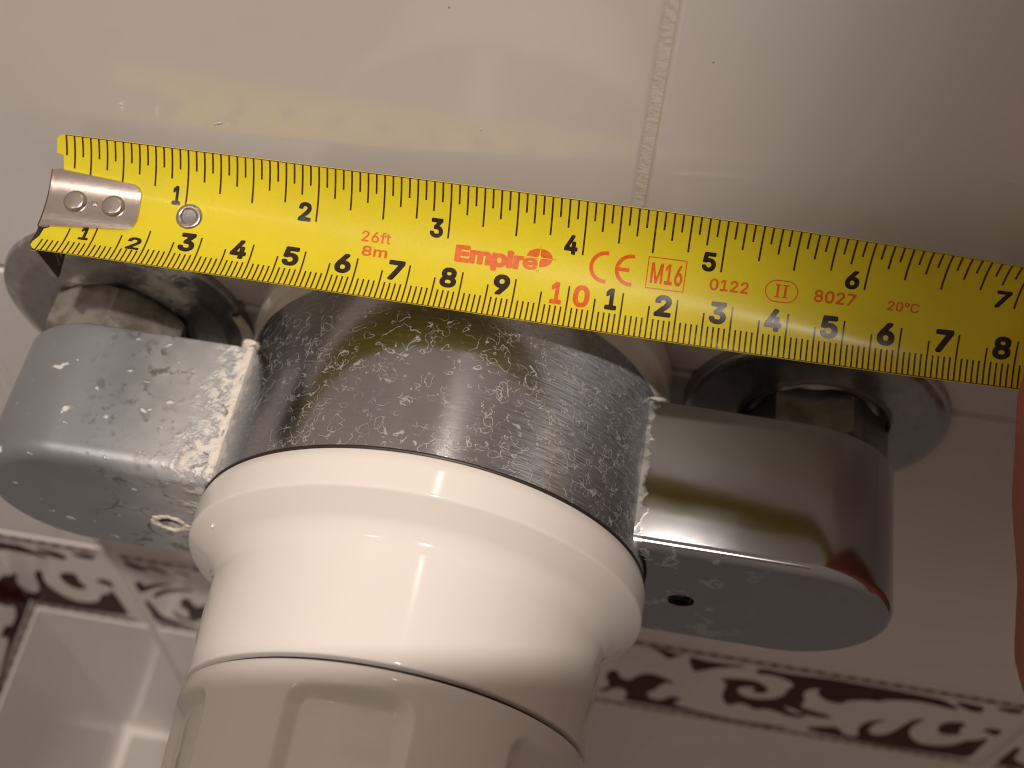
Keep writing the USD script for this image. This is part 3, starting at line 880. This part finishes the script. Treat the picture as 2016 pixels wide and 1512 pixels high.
# the turned-down hook at the very end, seen edge-on below the blade
und = np.vstack([tape_surf(0.0, np.linspace(-5.6, 6.3, 10), .45), tape_surf(0.0, np.array([6.5, 8.0, 10.6]), -.35)])
poly = [(p[1], p[2]) for p in und] + [(-22.2, 48.2), (-19.9, 37.2), (-19.3, 36.9), (-3.0, 42.0), (-2.2, 44.0)]
hp = Polygon(poly).buffer(0)
hm = trimesh.creation.extrude_polygon(hp, .9, engine='earcut')
hm = trimesh.Trimesh(np.stack([hm.vertices[:, 2] - 74.35, hm.vertices[:, 0], hm.vertices[:, 1]], 1), hm.faces, process=False)
hm.fix_normals()
tang = obj('hook', hm, 'hole', tape)  # dark reflection on the hook face is put into its colour
q0, q1 = np.array([-73.9, -22.35, 48.2]), np.array([-73.9, -20.05, 37.1])
eb = trimesh.creation.box([.95, .22, np.linalg.norm(q1 - q0)])
eb.apply_transform(trimesh.transformations.rotation_matrix(math.atan2(2.3, 11.1), [1, 0, 0]))
eb.apply_translation((q0 + q1) / 2)
obj('hook_edge', eb, 'nickel', tang)
for q in range(3):
    y = -17.6 + q * 1.35
    b = trimesh.creation.box([.22, .32, 9.5 - q])
    b.apply_transform(trimesh.transformations.rotation_matrix(-.13, [1, 0, 0]))
    b.apply_translation([-73.40, y, 43.4])
    obj('rib', b, 'nickel', tang)


def eyelet():
    a = np.linspace(0, 2 * np.pi, 49)
    P = []
    for k in range(9):
        t = k / 8 * math.pi
        q = 1.95 - .62 * math.cos(t)
        P.append(tape_surf(26.55 + q * np.cos(a), .2 + q * np.sin(a), .02 + .5 * math.sin(t)))
    P.append(tape_surf(26.55 + 2.6 * np.cos(a), .2 + 2.6 * np.sin(a), .0))
    P = P[::-1] if False else P
    m = grid_mesh(np.array(P[:-1]))
    return m if m.face_normals.mean(0) @ TB[2] > 0 else (m.invert() or m)


eye = obj('eyelet', eyelet(), 'nickel', tape, smooth=60)
obj('eyelet_bore', curved(Point(26.55, .2).buffer(1.45, 20), .06, .6), 'flange', eye, smooth=True)

# ------------------------------------------------------------------ the hand at the right edge
def chain(joints):
    """hulls of neighbouring spheres"""
    out = None
    for (p, r), (q, s) in zip(joints[:-1], joints[1:]):
        a = manifold3d.Manifold.sphere(r, 28).translate(list(map(float, p)))
        b = manifold3d.Manifold.sphere(s, 28).translate(list(map(float, q)))
        h = manifold3d.Manifold.batch_hull([a, b])
        out = h if out is None else out + h
    return out


def hand():
    # the thumb lies along the top of the blade, four fingers curl round below it; only two knuckles reach the frame
    fingers = [
        [((170, -54, 50), 13), ((140, -42, 48), 12), ((106.6, -30.0, 60.5), 11.5), ((115.7, -33.0, 36.7), 13)],
        [((172, -58, 30), 13), ((142, -46, 24), 12.5), ((115.7, -33.0, 36.7), 13), ((123.2, -38.0, 15.0), 12)],
        [((172, -60, 12), 12), ((147, -52, 4), 12), ((123.2, -38.0, 15.0), 12), ((129.4, -44.0, -3.3), 12.5), ((137.5, -46.0, -27.5), 9)],
        [((176, -60, 0), 11), ((158, -56, -12), 9), ((147, -50, -24), 8.4), ((150, -46, -33), 7.8), ((158, -41, -35), 7.0)],
        [((190, -48, 62), 14), ((167, -32, 80), 11.5), ((144, -23, 83), 10), ((128, -19, 81.5), 8.2)],
    ]
    palm = manifold3d.Manifold.batch_hull([manifold3d.Manifold.sphere(r, 28).translate(list(map(float, p))) for p, r in
        (((170, -53, 50), 13), ((178, -60, 0), 12), ((225, -78, 10), 17), ((225, -72, 46), 18), ((192, -48, 60), 14))])
    arm = chain([((225, -76, 30), 22), ((262, -100, 22), 24), ((330, -150, 5), 30)])
    m = palm + arm
    for f in fingers:
        m = m + chain(f)
    m = m.refine_to_length(2.6)
    q = m.to_mesh()
    t = trimesh.Trimesh(q.vert_properties[:, :3], q.tri_verts, process=True)
    trimesh.smoothing.filter_taubin(t, lamb=.5, nu=.52, iterations=14)
    return t


person = thing('person', label='hand of a person curled round the tape at the right edge', category='person')
obj('hand', hand(), 'skin', person, smooth=True)

# ------------------------------------------------------------------ the phone that takes the picture: its upper edge shades the knob
def slab(x0, x1, y0, y1, z0, z1, r):
    """rounded slab in the phone's own right / down / back axes, laid behind the lens"""
    hull = manifold3d.Manifold.batch_hull([manifold3d.Manifold.sphere(1.6, 20).translate([x, y, z]) for x in (x0 + 1.6, x1 - 1.6) for y in (y0 + 1.6, y1 - 1.6) for z in (z0 + 1.6, z1 - 1.6)])
    cs = manifold3d.CrossSection.square([x1 - x0 - 2 * r, y1 - y0 - 2 * r]).offset(r, manifold3d.JoinType.Round, 2.0, 48).translate([x0 + r, y0 + r])
    q = (hull ^ cs.extrude(z1 - z0).translate([0, 0, z0])).to_mesh()
    v = CAM_POS + q.vert_properties[:, :1] * CAM_ROT[0] + q.vert_properties[:, 1:2] * CAM_ROT[1] - q.vert_properties[:, 2:3] * CAM_ROT[2]
    m = trimesh.Trimesh(v, q.tri_verts, process=False)
    return m if m.volume > 0 else (m.invert() or m)


phone = thing('phone', label='unseen phone above the shower valve, shading the knob, pale shell bouncing light', category='phone')
obj('shell', slab(-58, 92, -7.5, 62, .8, 8.6, 9), 'phone', phone, smooth=30)
obj('screen', slab(-54, 88, -5, 59.5, 7.4, 8.9, 6), 'screen', phone, smooth=30)
